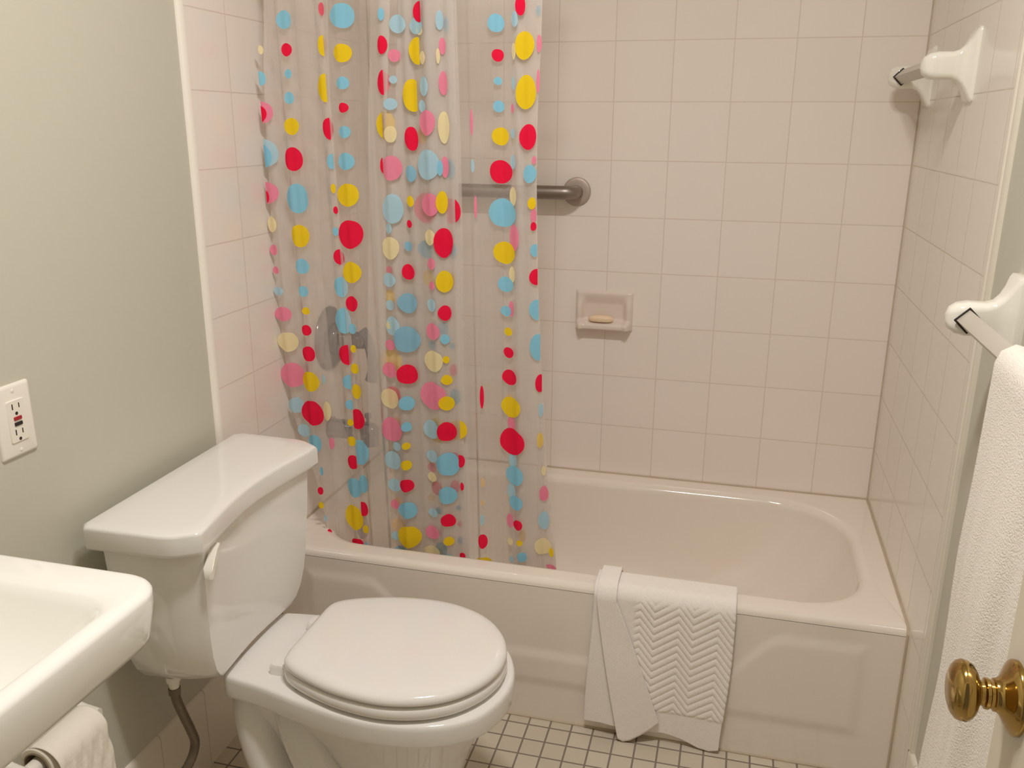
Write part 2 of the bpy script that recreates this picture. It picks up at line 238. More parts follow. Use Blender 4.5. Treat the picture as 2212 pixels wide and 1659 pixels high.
FOLDS = {'edgeL': [(1.6307, -1.4279), (1.3972, -1.4472), (1.2467, -1.4551), (1.0879, -1.4623), (0.8627, -1.4601), (0.6836, -1.4474), (0.4077, -1.3862), (0.2726, -1.3781)], 'A': [(1.6267, -1.2716), (1.4452, -1.2828), (1.1482, -1.2818), (0.9324, -1.2731), (0.7001, -1.2687), (0.3843, -1.2596), (0.2898, -1.2594)], 'B': [(1.6272, -1.2925), (1.4452, -1.3045), (1.1473, -1.3057), (0.9308, -1.2979), (0.6979, -1.2932), (0.3809, -1.2852), (0.286, -1.2855)], 'C': [(1.6232, -1.1344), (1.4449, -1.1489), (1.1521, -1.1706), (0.8246, -1.1914), (0.5848, -1.1973), (0.2979, -1.204)], 'Dd': [(1.6237, -1.1525), (1.4449, -1.1678), (1.1514, -1.1906), (0.823, -1.2126), (0.5824, -1.2194), (0.2945, -1.2271)], 'E': [(1.6199, -1.0028), (1.3524, -1.0012), (1.1581, -1.0018), (0.8389, -1.0078), (0.6059, -1.0029), (0.3273, -1.002)], 'F': [(1.623, -1.1263), (1.1523, -1.1662), (0.5851, -1.1949), (0.2983, -1.2014)], 'G': [(1.619, -0.967), (1.3527, -0.9656), (1.1596, -0.9597), (0.8429, -0.9556), (0.3336, -0.9585)], 'H': [(1.6166, -0.8757), (1.2596, -0.8843), (0.8478, -0.8931), (0.3422, -0.8989)], 'R': [(1.6151, -0.816), (1.5311, -0.8185), (1.3995, -0.8247), (1.2609, -0.8263), (1.0645, -0.8227), (0.8539, -0.8146), (0.6275, -0.8037), (0.3601, -0.7757)]}
M = {}
M['paint'] = mat('wall paint', srgb(202, 200, 185), .55, noise=.03, bump=.06, bscale=180)
M['ceiling'] = mat('ceiling paint', srgb(235, 232, 222), .7, noise=.02)
M['porcelain'] = mat('white vitreous china', srgb(236, 234, 230), .09, coat=.4, noise=.015)
M['sinkwhite'] = mat('white sink china', srgb(250, 250, 245), .1, coat=.4, noise=.015)
M['tub'] = mat('off white tub enamel', srgb(240, 231, 220), .1, coat=.4, noise=.02)
M['seat'] = mat('white seat plastic', srgb(238, 235, 231), .12, coat=.3, noise=.015)
M['whiteplastic'] = mat('white plastic', srgb(240, 236, 225), .3, noise=.02)
M['trimtile'] = mat('glazed trim tile whitened for light', srgb(246, 240, 230), .15, coat=.3, noise=.02)  # whiter than the wall tile; light caught by the rounded edge is painted in
M['edge'] = mat('glazed tile edge', srgb(230, 223, 208), .2, coat=.2, noise=.02)
M['caulk'] = mat('yellowed caulk', srgb(202, 186, 162), .6, noise=.25, nscale=12)
M['ceramic'] = mat('white glazed ceramic', srgb(240, 237, 226), .08, coat=.5, noise=.01)
M['tileceramic'] = mat('tile coloured ceramic', srgb(228, 216, 206), .15, coat=.4, noise=.015)
M['steel'] = mat('brushed grab bar steel', srgb(158, 148, 140), .42, metal=1, noise=.15, nscale=8)
M['plate'] = mat('satin steel plate', srgb(196, 182, 172), .55, metal=.75, noise=.06, nscale=14)
M['chrome'] = mat('dull chrome', srgb(132, 132, 140), .13, metal=1, noise=.08)
M['brass'] = mat('polished brass', srgb(192, 160, 96), .12, metal=1, noise=.25, nscale=18)
M['bronze'] = mat('tarnished supply pipe', srgb(132, 120, 104), .42, metal=.6, noise=.35, nscale=60)
M['acrylic'] = mat('grey plastic bar', srgb(190, 184, 170), .3, noise=.03)
M['terry'] = mat('white terry cloth', srgb(246, 240, 228), .95, noise=.07, nscale=140, bump=.9, bscale=420, sheen=.3, spec=.1)
M['mat'] = mat('white woven bath mat cotton', srgb(252, 246, 240), .95, noise=.08, nscale=150, bump=.55, bscale=520, sheen=.2, spec=.1)
M['soap'] = mat('cream soap', srgb(240, 214, 182), .45, noise=.04)
M['paper'] = mat('toilet tissue', srgb(244, 238, 226), .95, noise=.04, bump=.4, bscale=130, spec=.1)
M['card'] = mat('cardboard core', srgb(150, 132, 108), .9, noise=.1)
M['door'] = mat('cream door paint', srgb(228, 219, 198), .35, noise=.03)
M['dark'] = mat('dark slot', srgb(52, 44, 40), .6, noise=.1)
M['red'] = mat('red test button', srgb(168, 32, 48), .4, noise=.05)
M['black'] = mat('black reset button', srgb(38, 32, 32), .4, noise=.05)
M['rubber'] = mat('seat bumper dark', srgb(70, 66, 70), .6, noise=.05)
T = .1524; R = .3759; P = .05153
XL = -1.465; YT = -.8702; YJ = -.725; D = .685; YR = -.817
tA, tB, tG = srgb(241, 232, 225), srgb(238, 229, 221), srgb(220, 207, 196)
M['tile_back'] = tile_mat('back wall tile', (0, 2), (-40 * T, R - 10 * T), T, T, .0016, tA, tB, tG, .16, bump=.12)
M['tile_left'] = tile_mat('left wall tile', (1, 2), (YJ - 40 * T, R - 10 * T), T, T, .0016, tA, tB, tG, .16, bump=.12)
M['tile_right'] = tile_mat('right wall tile', (1, 2), (YR + .02 - 40 * T, R - 10 * T), T, T, .0016, srgb(237, 231, 220), srgb(234, 228, 217), srgb(214, 205, 190), .16, bump=.12)
M['tile_base'] = tile_mat('baseboard tile', (1, 2), (YJ - 40 * T, -.5), T, 3, .0012, srgb(232, 224, 210), srgb(229, 221, 207), srgb(190, 178, 162), .18)
M['floor'] = tile_mat('mosaic floor', (0, 1), (-.8602 - 40 * P, -.7131 - 60 * P), P, P, .0024, srgb(208, 198, 180), srgb(200, 189, 171), srgb(132, 121, 110), .35, bump=.3, ms=.2)

# ------------------------------------------------------------------ room shell
YF = -2.40; ZC = 2.40
def slab(name, x0, x1, y0, y1, z0, z1, m, parent=None, bevel=0):
    b = MB(); b.box(x0, x1, y0, y1, z0, z1); return b.build(name, m, parent, sm=0 if not bevel else 40, bevel=bevel)
struct(slab('floor', -1.60, .14, -3.6, .12, -.10, 0, M['floor']))
struct(slab('ceiling', -1.60, .14, YF, .12, ZC, ZC + .08, M['ceiling']))
struct(slab('wall_back', -1.60, .14, 0, .12, 0, ZC, M['tile_back']))
wl = struct(slab('wall_left', -1.60, -1.472, YF, 0, 0, ZC, M['paint']))
slab('tile_panel', -1.474, XL, YT, 0, 0, ZC, M['tile_left'], wl)
wr = struct(slab('wall_right', .007, .14, YF, 0, 0, ZC, M['paint']))
slab('tile_panel', 0, .009, YR, 0, 0, ZC, M['tile_right'], wr)
# front wall with the doorway the photograph was taken from
b = MB(); b.box(-1.60, -.86, YF - .10, YF, 0, ZC); b.box(-.118, .14, YF - .10, YF, 0, ZC); b.box(-.86, -.118, YF - .10, YF, 2.05, ZC)
struct(b.build('wall_front', M['paint'], sm=0))
# bullnose edge where the left tile meets the paint
b = MB(); pr = [(-1.474, YT + .002), (XL + .001, YT + .002), (XL + .001, YT - .004), (XL - .001, YT - .010), (-1.470, YT - .014), (-1.474, YT - .0145)]
b.loft([at_z(pr, 0.192), at_z(pr, ZC)]); struct(b.build('trim_1', M['trimtile'], sm=60))
# edge of the right hand tile
b = MB(); pr = [(.009, YR + .002), (-.001, YR + .002), (-.003, YR - .004), (-.0022, YR - .010), (.0005, YR - .012), (-.0012, YR - .018), (.002, YR - .026), (.009, YR - .027)]
b.loft([at_z(pr, 0.19), at_z(pr, ZC)]); struct(b.build('trim_2', M['edge'], sm=50))
# tile baseboards with a rounded top
def baseboard(name, xw, s, y0, y1):
    b = MB(); t = .009
    pr = [(xw, 0), (xw + s * t, 0), (xw + s * t, .184), (xw + s * t * .8, .189), (xw + s * t * .45, .192), (xw, .193)]
    b.loft([[(x, y0, z) for x, z in pr], [(x, y1, z) for x, z in pr]])
    return struct(b.build(name, M['tile_base'], sm=50))
baseboard('baseboard_left', -1.472, 1, YF, -.87)
baseboard('baseboard_right', .007, -1, YF, YR - .012)
# caulk beads around the tub
b = MB()
b.tube([(XL + .003, -.002, R + .001), (-.003, -.002, R + .001)], .0028, 8)
b.tube([(-.002, -.003, R + .001), (-.002, -D + .012, R + .001), (-.002, -D - .001, R - .012), (-.002, -D - .001, .002)], .0028, 8)
b.tube([(XL + .003, -D - .001, .0015), (-.003, -D - .001, .0015)], .0028, 8)
b.tube([(XL + .002, -.003, R + .001), (XL + .002, -D + .01, R + .001)], .0028, 8)
struct(b.build('trim_3', M['caulk']))
b = MB(); b.tube([(-.0005, -.0005, R), (-.0005, -.0005, ZC)], .0026, 8); b.tube([(XL + .0005, -.0005, R), (XL + .0005, -.0005, ZC)], .0026, 8)
struct(b.build('trim_4', mat('corner grout', srgb(206, 192, 174), .7, noise=.2, nscale=10)))

# ------------------------------------------------------------------ bathtub
tub = thing('bathtub', 'long off-white alcove bathtub along the tiled back wall', 'bathtub', (-.733, -.34, 0))
X0, X1, Y0, Y1 = XL + .003, -.003, -D, -.003
b = MB(); N = 10
def outer(z, i, yf): return at_z(rrect(X0 + i, X1 - i, yf, Y1 - i, .002, N), z)
L = [outer(0, 0, Y0 + .012), outer(.352, 0, Y0 + .012)]
for k in range(7):
    a = PI / 2 * k / 6
    L.append(at_z(rrect(X0, X1, Y0 + .018 * (1 - math.cos(a)), Y1, .002, N), R - .018 + .018 * math.sin(a)))
rad = (.21, .16, .13, .16)
rin = lambda i, s=0, l=0: rrect(-1.398 + i + l, -.062 - i - s, -.622 + i, -.062 - i, [max(.03, q - i * .4) for q in rad], N)
L.append(at_z(rin(-.012), R))
for k in range(7):
    a = PI / 2 * k / 6
    L.append(at_z(rin(-.012 + .024 * math.sin(a)), R - .024 + .024 * math.cos(a)))
L += [at_z(rin(.014, .004, 0), R - .05), at_z(rin(.022, .03, .008), R - .12), at_z(rin(.032, .075, .015), R - .2), at_z(rin(.05, .13, .03), R - .255),
      at_z(rin(.075, .17, .05), R - .285), at_z(rin(.11, .2, .07), R - .298), at_z(rin(.16, .25, .1), R - .302)]
b.loft(L, cap0=True, cap1=True)
# apron with its pressed relief
nx, nz = 260, 64; ap = []
def topline(x):
    u = min(abs(x + .10 - 0) if x > -.733 else abs(x + 1.365), 2)
    return lerp(.312, .182, smooth(.14, .30, u))
def relief(x, z):
    zb = .106
    d = min(z - zb, topline(x) - z, -.085 - x, x - (-1.38))
    return -.0045 * smooth(-.016, .016, d)
for j in range(nz + 1):
    z = .357 * j / nz
    for i in range(nx + 1):
        x = lerp(X0, X1, i / nx); ap.append((x, Y0 + relief(x, z), z))
o = b.add(ap, [(j * (nx + 1) + i, j * (nx + 1) + i + 1, (j + 1) * (nx + 1) + i + 1, (j + 1) * (nx + 1) + i) for j in range(nz) for i in range(nx)])
b.build('tub_shell', M['tub'], tub, sm=50)
b = MB(); oc = Vector((-1.381, -.372, .285)); ax = Vector((1, 0, .10))
b.lathe([(-.012, .034), (0, .036), (.006, .0355), (.010, .031), (.012, .02), (.012, .004)], oc, ax, 40)
b.lathe([(.011, .007), (.0145, .006), (.0155, .002)], oc, ax, 20)
b.build('overflow_plate', M['chrome'], tub)

# ------------------------------------------------------------------ shower valve and tub spout
YV = -.335
v = thing('shower_valve', 'round chrome shower valve with lever seen through curtain', 'faucet', (XL, YV, .822))
b = MB(); b.lathe([(0, .088), (.004, .088), (.012, .082), (.019, .066), (.022, .05), (.022, .01)], (XL - .002, YV, .822), (1, 0, 0), 56); b.build('escutcheon', M['chrome'], v)
b = MB(); b.lathe([(.015, .046), (.03, .045), (.036, .040), (.040, .026), (.085, .023), (.104, .022), (.110, .016), (.112, .003)], (XL, YV, .822), (1, 0, 0), 40); b.build('hub', M['chrome'], v)
b = MB()
hp = cr([(XL + .094, YV, .845), (XL + .112, YV - .004, .826), (XL + .124, YV - .008, .79), (XL + .128, YV - .01, .745), (XL + .122, YV - .012, .715)], 6)
b.tube(hp, [lerp(.02, .014, min(1, i / 8)) if i < 14 else lerp(.014, .017, (i - 14) / 10) for i in range(len(hp))], 18); b.build('lever', M['chrome'], v)
v = thing('tub_spout', 'chrome tub spout with diverter knob below shower valve', 'faucet', (XL, YV - .02, .572))
b = MB(); b.lathe([(-.002, .031), (.006, .031), (.012, .027), (.06, .027), (.105, .026), (.128, .024), (.138, .018), (.141, .005)], (XL, YV - .02, .572), (1, 0, 0), 40)
b.tube([(XL + .118, YV - .02, .572), (XL + .119, YV - .02, .55), (XL + .12, YV - .02, .532)], [.021, .0225, .0205], 24); b.build('spout_body', M['chrome'], v)
b = MB(); b.lathe([(0, .005), (.014, .005), (.015, .009), (.026, .009), (.028, .004)], (XL + .112, YV - .02, .597), (0, 0, 1), 20); b.build('diverter_knob', M['chrome'], v)

# ------------------------------------------------------------------ grab bar, soap dish, soap
g = thing('grab_bar', 'brushed steel grab bar mounted on the back tile wall', 'grab bar', (-1.08, 0, 1.206))
b = MB(); zb = 1.205
pts = [(-.855, -.004, zb), (-.855, -.03, zb)] + [(-.855 - .028 * (1 - math.cos(a)), -.03 - .028 * math.sin(a), zb) for a in [PI / 2 * k / 8 for k in range(1, 9)]]
mir = [(-2.165 - x, y, z) for x, y, z in reversed(pts)]
b.tube(pts + [(-1.0, -.058, zb), (-1.16, -.058, zb)] + mir, .0185, 24); b.build('bar', M['steel'], g)
for x in (-.855, -1.31):
    b = MB(); b.lathe([(0, .039), (.005, .039), (.0072, .0375), (.0082, .034), (.0086, .026), (.0086, .012)], (x, .001, zb), (0, -1, 0), 48)
    f = b.build('flange', M['plate'], g)
s = thing('soap_dish', 'square tile-coloured ceramic soap dish on back wall', 'soap dish', (-.766, 0, .873))
b = MB()
x0, x1, z0, z1 = -.849, -.684, .816, .931
n = 40; gr = []
for j in range(n + 1):
    for i in range(n + 1):
        u, w = i / n, j / n; x = lerp(x0, x1, u); z = lerp(z0, z1, w)
        e = min(u, 1 - u) * .165; eb = w * .115; et = (1 - w) * .115
        edge = smooth(0, .007, min(e, eb, et))
        rim = .008 * edge
        lip = .030 * smooth(.0, .010, eb) * (1 - smooth(.020, .034, eb)) * smooth(0, .02, e)
        side = .010 * (1 - smooth(.014, .028, e)) * (1 - smooth(.5, .9, w)) * edge
        cav = -.010 * smooth(.016, .032, e) * smooth(.024, .034, eb) * smooth(.008, .05, et)
        gr.append((x, -.0005 - max(.0, rim + lip + side + cav), z))
b.add(gr, [(j * (n + 1) + i, j * (n + 1) + i + 1, (j + 1) * (n + 1) + i + 1, (j + 1) * (n + 1) + i) for j in range(n) for i in range(n)])
bd = [(x0, z0), (x1, z0), (x1, z1), (x0, z1)]
b.add([(x, .003, z) for x, z in bd] + [(x, -.0005, z) for x, z in bd], [(0, 1, 5, 4), (1, 2, 6, 5), (2, 3, 7, 6), (3, 0, 4, 7), (3, 2, 1, 0)])
b.build('dish', M['tileceramic'], s, sm=60, fix=False)
b = MB(); sl = []
for z, k in ((0, .86), (.002, .95), (.006, 1), (.010, .98), (.014, .88), (.017, .6), (.018, .2)):
    sl.append([(-.772 + .036 * k * math.copysign(abs(math.cos(a)) ** .7, math.cos(a)), -.0215 + .0135 * k * math.sin(a), .8455 + z) for a in [2 * PI * i / 40 for i in range(40)]])
b.loft(sl); tag(b.build('soap_bar', M['soap'], loc=(-.772, -.02, .844)), 'thin cream soap bar lying in the ceramic soap dish', 'soap')

# ------------------------------------------------------------------ shower curtain
HAZE = .27
def vinyl(name):
    m = bpy.data.materials.new(name); m.use_nodes = True; nt = m.node_tree; nt.nodes.clear()
    out = nt.nodes.new('ShaderNodeOutputMaterial'); tr = nt.nodes.new('ShaderNodeBsdfTransparent'); tr.inputs[0].default_value = (.995, .99, .985, 1)
    df = nt.nodes.new('ShaderNodeBsdfDiffuse'); df.inputs[0].default_value = srgb(252, 246, 242)
    tl = nt.nodes.new('ShaderNodeBsdfTranslucent'); tl.inputs[0].default_value = srgb(252, 246, 242)
    gl = nt.nodes.new('ShaderNodeBsdfGlossy'); gl.inputs['Roughness'].default_value = .27
    a = nt.nodes.new('ShaderNodeMixShader'); a.inputs[0].default_value = .4
    nt.links.new(df.outputs[0], a.inputs[1]); nt.links.new(tl.outputs[0], a.inputs[2])
    tc = nt.nodes.new('ShaderNodeTexCoord'); mp = nt.nodes.new('ShaderNodeMapping'); mp.inputs['Scale'].default_value = (11, 11, .25)
    nz = nt.nodes.new('ShaderNodeTexNoise'); nz.inputs['Scale'].default_value = 1.4; nz.inputs['Detail'].default_value = 1
    nt.links.new(tc.outputs['Object'], mp.inputs[0]); nt.links.new(mp.outputs[0], nz.inputs['Vector'])
    mr = nt.nodes.new('ShaderNodeMapRange'); mr.inputs['From Min'].default_value = .3; mr.inputs['From Max'].default_value = .7
    mr.inputs['To Min'].default_value = HAZE - .06; mr.inputs['To Max'].default_value = HAZE + .06
    nt.links.new(nz.outputs['Fac'], mr.inputs['Value'])
    h = nt.nodes.new('ShaderNodeMixShader'); nt.links.new(mr.outputs[0], h.inputs[0])
    nt.links.new(tr.outputs[0], h.inputs[1]); nt.links.new(a.outputs[0], h.inputs[2])
    lw = nt.nodes.new('ShaderNodeLayerWeight'); lw.inputs[0].default_value = .18
    fm = nt.nodes.new('ShaderNodeMath'); fm.operation = 'MULTIPLY'; fm.inputs[1].default_value = .55; nt.links.new(lw.outputs['Fresnel'], fm.inputs[0])
    g = nt.nodes.new('ShaderNodeMixShader'); nt.links.new(fm.outputs[0], g.inputs[0]); nt.links.new(h.outputs[0], g.inputs[1]); nt.links.new(gl.outputs[0], g.inputs[2])
    nt.links.new(g.outputs[0], out.inputs[0]); return m
def print_ink(name, col, alpha=1.0):
    m = bpy.data.materials.new(name); m.use_nodes = True; nt = m.node_tree; nt.nodes.clear()
    out = nt.nodes.new('ShaderNodeOutputMaterial')
    tc = nt.nodes.new('ShaderNodeTexCoord'); nz = nt.nodes.new('ShaderNodeTexNoise'); nz.inputs['Scale'].default_value = 9
    nt.links.new(tc.outputs['Object'], nz.inputs['Vector'])
    mx = nt.nodes.new('ShaderNodeMix'); mx.data_type = 'RGBA'; mx.inputs[6].default_value = col; mx.inputs[7].default_value = tuple(c * .93 for c in col[:3]) + (1,)
    nt.links.new(nz.outputs['Fac'], mx.inputs[0])
    df = nt.nodes.new('ShaderNodeBsdfDiffuse'); tl = nt.nodes.new('ShaderNodeBsdfTranslucent')
    nt.links.new(mx.outputs[2], df.inputs[0]); nt.links.new(mx.outputs[2], tl.inputs[0])
    a = nt.nodes.new('ShaderNodeMixShader'); a.inputs[0].default_value = .2
    nt.links.new(df.outputs[0], a.inputs[1]); nt.links.new(tl.outputs[0], a.inputs[2])
    tr = nt.nodes.new('ShaderNodeBsdfTransparent'); tr.inputs[0].default_value = tuple(.35 + .6 * c for c in col[:3]) + (1,)
    g = nt.nodes.new('ShaderNodeMixShader'); g.inputs[0].default_value = alpha
    nt.links.new(tr.outputs[0], g.inputs[1]); nt.links.new(a.outputs[0], g.inputs[2])
    nt.links.new(g.outputs[0], out.inputs[0]); return m
INK = {'R': ((255, 34, 76), .97), 'Y': ((255, 220, 44), .96), 'B': ((150, 216, 244), .96), 'P': ((255, 150, 180), .92), 'C': ((255, 240, 192), .88),
       'L': ((190, 228, 246), .85), 'Q': ((255, 100, 128), .75), 'y': ((255, 222, 118), .75), 'c': ((255, 220, 160), .6), 'D': ((150, 202, 228), .88)}  # pale inks: milkiness of vinyl layers in front is put into their colour
cmats = [vinyl('clear vinyl')]; slot = {}
for k, (c, al) in INK.items():
    slot[k] = len(cmats); cmats.append(print_ink('printed dot ' + {'R': 'red', 'Y': 'yellow', 'B': 'blue', 'P': 'pink', 'C': 'cream', 'L': 'pale blue', 'Q': 'hazed red', 'y': 'hazed yellow', 'c': 'hazed cream', 'D': 'slate blue'}[k], srgb(*c), al))
ZT, ZB = 1.965, .30
def yb(z): return -.665 + (1.98 - z) / 1.60 * .088
def fx(k, z):
    f = FOLDS[k]
    return interp(f, z)
# the folded sheet: fold lines in order along the vinyl, with their depth behind the front face
PATH = [('edgeL', .115, .030), ('edgeL', .0, .012), ('A', 0, .000), ('B', 0, .009), ('C', 0, .000), ('Dd', -.028, .007), ('E', 0, .000),
        ('F', .006, .008), ('E', .004, .012), ('F', .012, .016), ('E', -.003, .020), ('F', .02, .024), ('G', -.004, .008), ('G', .006, .010), ('R', 0, .000), ('H', 0, .008), ('R', -.003, .012), ('H', .004, .016), ('R', -.005, .020)]
def wave(x): return .0042 * math.sin(x * 61) + .0026 * math.sin(x * 133 + 1.3) + .0013 * math.sin(x * 263 + .4)
def row(z):
    pts = [(fx(k, z) + dx, dy) for k, dx, dy in PATH]
    out = []
    for i, (p, q) in enumerate(zip(pts, pts[1:])):
        n = max(6, int(abs(q[0] - p[0]) / .006)) if z is None else SEG[i]
        for k in range(n):
            t = k / n; s_ = t * t * (3 - 2 * t)
            out.append((lerp(p[0], q[0], lerp(t, .5 - .5 * math.cos(PI * t), .55)), lerp(p[1], q[1], s_)))
    out.append(pts[-1])
    return [(x, yb(z) + d + wave(x), z) for x, d in out]
SEG = [max(8, int(abs((fx(q[0], 1.1) + q[1]) - (fx(p[0], 1.1) + p[1])) / .0045)) for p, q in zip(PATH, PATH[1:])]
b = MB(); NZ = 60
rows = [row(lerp(ZT, ZB, j / NZ)) for j in range(NZ + 1)]
b.loft(rows, False, False, 0, closed=False)
def dot(c, layer, x, z, rx, rz, cl, cr_):
    d = .0068 if layer == 'b' else -.0045
    if layer == 'f' and c in 'PLCc': d = -.0034
    n = 28; ring = 5; vs = []; bad = False
    def P_(px, pz):
        px = min(max(px, cl), cr_)
        y = yb(pz) + d + wave(px)
        return (px, y, pz)
    vs.append(P_(x, z))
    for k in range(1, ring + 1):
        for i in range(n):
            a = 2 * PI * i / n; w = 1 + .035 * math.sin(2 * a + x * 60) + .02 * math.sin(3 * a + z * 50)
            vs.append(P_(x + rx * w * k / ring * math.cos(a), z + rz * w * k / ring * math.sin(a)))
    fs = [(0, 1 + i, 1 + (i + 1) % n) for i in range(n)]
    for k in range(ring - 1):
        for i in range(n):
            j = (i + 1) % n; fs.append((1 + k * n + i, 1 + (k + 1) * n + i, 1 + (k + 1) * n + j, 1 + k * n + j))
    b.add(vs, fs, slot[c])
for q in DOTS: dot(*q)
# the pattern goes on above the picture
for k in range(64):
    z = random.uniform(1.66, 1.94); x = random.choice((-1.39, -1.27, -1.15, -1.11, -1.05, -.95, -.87, -.83)) + random.uniform(-.012, .012)
    r = random.uniform(.008, .026); dot(random.choice('RYBRYBP'), 'f', x, z, r * .9, r, -9, 9)
cu = thing('shower_curtain', 'clear vinyl shower curtain with red, yellow and blue dots gathered left', 'shower curtain', (-1.13, -.63, 1.98))
cs = b.build('curtain_sheet', cmats, cu, sm=60, fix=False)
rod = thing('curtain_rod', 'chrome curtain rod above the dotted curtain', 'curtain rod', (-.73, -.665, 2.0))
b = MB(); b.tube([(XL, -.665, 2.0), (0, -.665, 2.0)], .0125, 20); b.build('rod', M['chrome'], rod)
for x, sx in ((XL, 1), (0, -1)):
    b = MB(); b.lathe([(0, .03), (.006, .03), (.012, .02), (.03, .016)], (x, -.665, 2.0), (sx, 0, 0), 24); b.build('end_flange', M['chrome'], rod)
for k in range(12):
    x = lerp(-1.40, -.84, k / 11); b = MB()
    b.tube([(x, -.665 + .021 * math.cos(a), 1.987 + .032 * math.sin(a)) for a in [2 * PI * i / 20 for i in range(21)]], .0016, 8, cap=False)
    b.build('ring', M['whiteplastic'], cu)

# ------------------------------------------------------------------ toilet
TY = -1.093
to = thing('toilet', 'white two-piece toilet with closed lid beside the bathtub', 'toilet', (-1.05, TY, 0))
def sym(half, n=5):
    """closed loop from half outline [(x, halfwidth)] running from back to front"""
    h = cr(half, n); up = [(x, TY + max(w, 0)) for x, w in h]; dn = [(x, TY - max(w, 0)) for x, w in reversed(h[1:-1])]
    return up + dn
def scaled(half, cx, sx, sw, dx=0): return [((x - cx) * sx + cx + dx, w * sw) for x, w in half]
DECK = [(-1.290, 0), (-1.291, .06), (-1.290, .100), (-1.283, .115), (-1.258, .121), (-1.20, .130), (-1.12, .149), (-1.04, .165), (-.97, .1715), (-.90, .165), (-.84, .146), (-.79, .109), (-.765, .063), (-.755, .025), (-.753, 0)]
cx = -1.0
b = MB()
def dk(i, z): return at_z(sym(scaled(DECK, cx, 1 - i / .27, 1 - i / .18)), z)
PED = [(-1.284, 0), (-1.285, .05), (-1.283, .080), (-1.274, .078), (-1.245, .076), (-1.19, .074), (-1.12, .078), (-1.06, .09), (-1.0, .098), (-.95, .102), (-.91, .088), (-.885, .062), (-.873, .035), (-.868, .014), (-.867, 0)]
def mixh(t, z, sx=1, dx=0):
    h = [(lerp(p[0], d[0], t), lerp(p[1], d[1], t)) for p, d in zip(PED, DECK)]
    return at_z(sym([(x, w * sx) for x, w in h]), z)
L = [mixh(0, 0, 1.42), mixh(0, .018, 1.42), mixh(0, .026, 1.3), mixh(.0, .06, .9), mixh(.04, .12, .80), mixh(.14, .18, .76), mixh(.32, .24, .80), mixh(.52, .285, .86), mixh(.64, .315, .88), mixh(.72, .330, .89), mixh(.82, .3355, .93)]
L += [dk(.006, .337), dk(.001, .341), dk(0, .346), dk(0, .374), dk(.001, .381), dk(.004, .3848), dk(.009, .386), dk(.05, .3862)]
b.loft(L)
for sgn in (-1, 1):
    path = cr([(-1.262, TY + sgn * .056, .325), (-1.255, TY + sgn * .070, .27), (-1.236, TY + sgn * .078, .20), (-1.205, TY + sgn * .082, .12), (-1.18, TY + sgn * .082, .02)], 6)
    b.tube(path, .038, 18)
    path = cr([(-1.175, TY + sgn * .060, .325), (-1.158, TY + sgn * .076, .275), (-1.125, TY + sgn * .088, .21), (-1.085, TY + sgn * .090, .14), (-1.055, TY + sgn * .084, .08), (-1.04, TY + sgn * .08, .02)], 6)
    b.tube(path, .038, 18)
b.build('bowl', M['porcelain'], to, sm=45)
LID = [(-1.168, 0), (-1.168, .05), (-1.167, .084), (-1.160, .106), (-1.138, .124), (-1.098, .142), (-1.04, .160), (-.98, .1685), (-.93, .167), (-.88, .154), (-.84, .133), (-.81, .106), (-.785, .069), (-.771, .03), (-.768, 0)]
def lid(i, z): return at_z(sym(scaled(LID, -.97, 1 - i / .2, 1 - i / .168)), z)
b = MB(); b.loft([lid(.016, .3915), lid(.006, .392), lid(.0015, .3945), lid(.0, .398), lid(-.0005, .405), lid(.001, .4115), lid(.004, .4148), lid(.016, .4155)]); b.build('seat', M['seat'], to, sm=45)
b = MB(); b.loft([lid(.016, .4205), lid(.004, .421), lid(.0008, .4228), lid(.0, .426), lid(.0005, .430), lid(.003, .4345), lid(.009, .4385), lid(.020, .4405), lid(.045, .4418), lid(.09, .4430), lid(.14, .4434)]); b.build('lid', M['seat'], to, sm=45)
for sgn in (-1, 1):
    b = MB(); y = TY + sgn * .075
    b.loft([at_z(rrect(-1.203, -1.155, y - .016, y + .016, .006, 4), .3855), at_z(rrect(-1.203, -1.155, y - .016, y + .016, .006, 4), .401), at_z(rrect(-1.199, -1.155, y - .013, y + .013, .006, 4), .406)])
    b.tube([(-1.166, y - .017, .409), (-1.166, y + .017, .409)], .0065, 14)
    b.build('hinge', M['seat'], to)
for x, w in ((-1.12, .115), (-.83, .09)):
    for sgn in (-1, 1):
        for z0 in (.413, .385):
            b = MB(); b.box(x - .012, x + .012, TY + sgn * w - .005, TY + sgn * w + .005, z0, z0 + .008); b.build('bumper', M['rubber'], to)
# tank: concave front, chamfered corners, narrowing to the bottom
TC = -1.101
def tank_loop(hw, xb, xf, con, ch, z):
    """plan loop; con = how far the middle of the front is drawn in, ch = corner chamfer"""
    pts = [(xb, -hw + .012), (xb + .012, -hw)]
    pts += [(xf - ch * 1.05, -hw + .004), (xf - ch * .80, -hw + .0075), (xf - ch * .64, -hw + .0105), (xf - .0075, -hw + .0285), (xf, -hw + .036)]
    for k in range(1, 12):
        t = k / 12; y = lerp(-hw + .036, hw - .036, t); pts.append((xf - con * math.sin(PI * t) ** 1.2, y))
    half = [(x, -y) for x, y in reversed(pts[:7])]
    return [(x, TC + y, z) for x, y in pts + half]
b = MB()
lv = [(.394, .128, -1.372, -1.288, .004), (.397, .150, -1.392, -1.275, .006), (.404, .166, -1.402, -1.268, .008), (.416, .180, -1.408, -1.264, .010), (.436, .194, -1.412, -1.260, .012), (.47, .206, -1.414, -1.256, .014), (.52, .214, -1.416, -1.252, .018), (.60, .220, -1.418, -1.247, .022), (.66, .223, -1.420, -1.244, .024), (.699, .225, -1.420, -1.243, .025)]
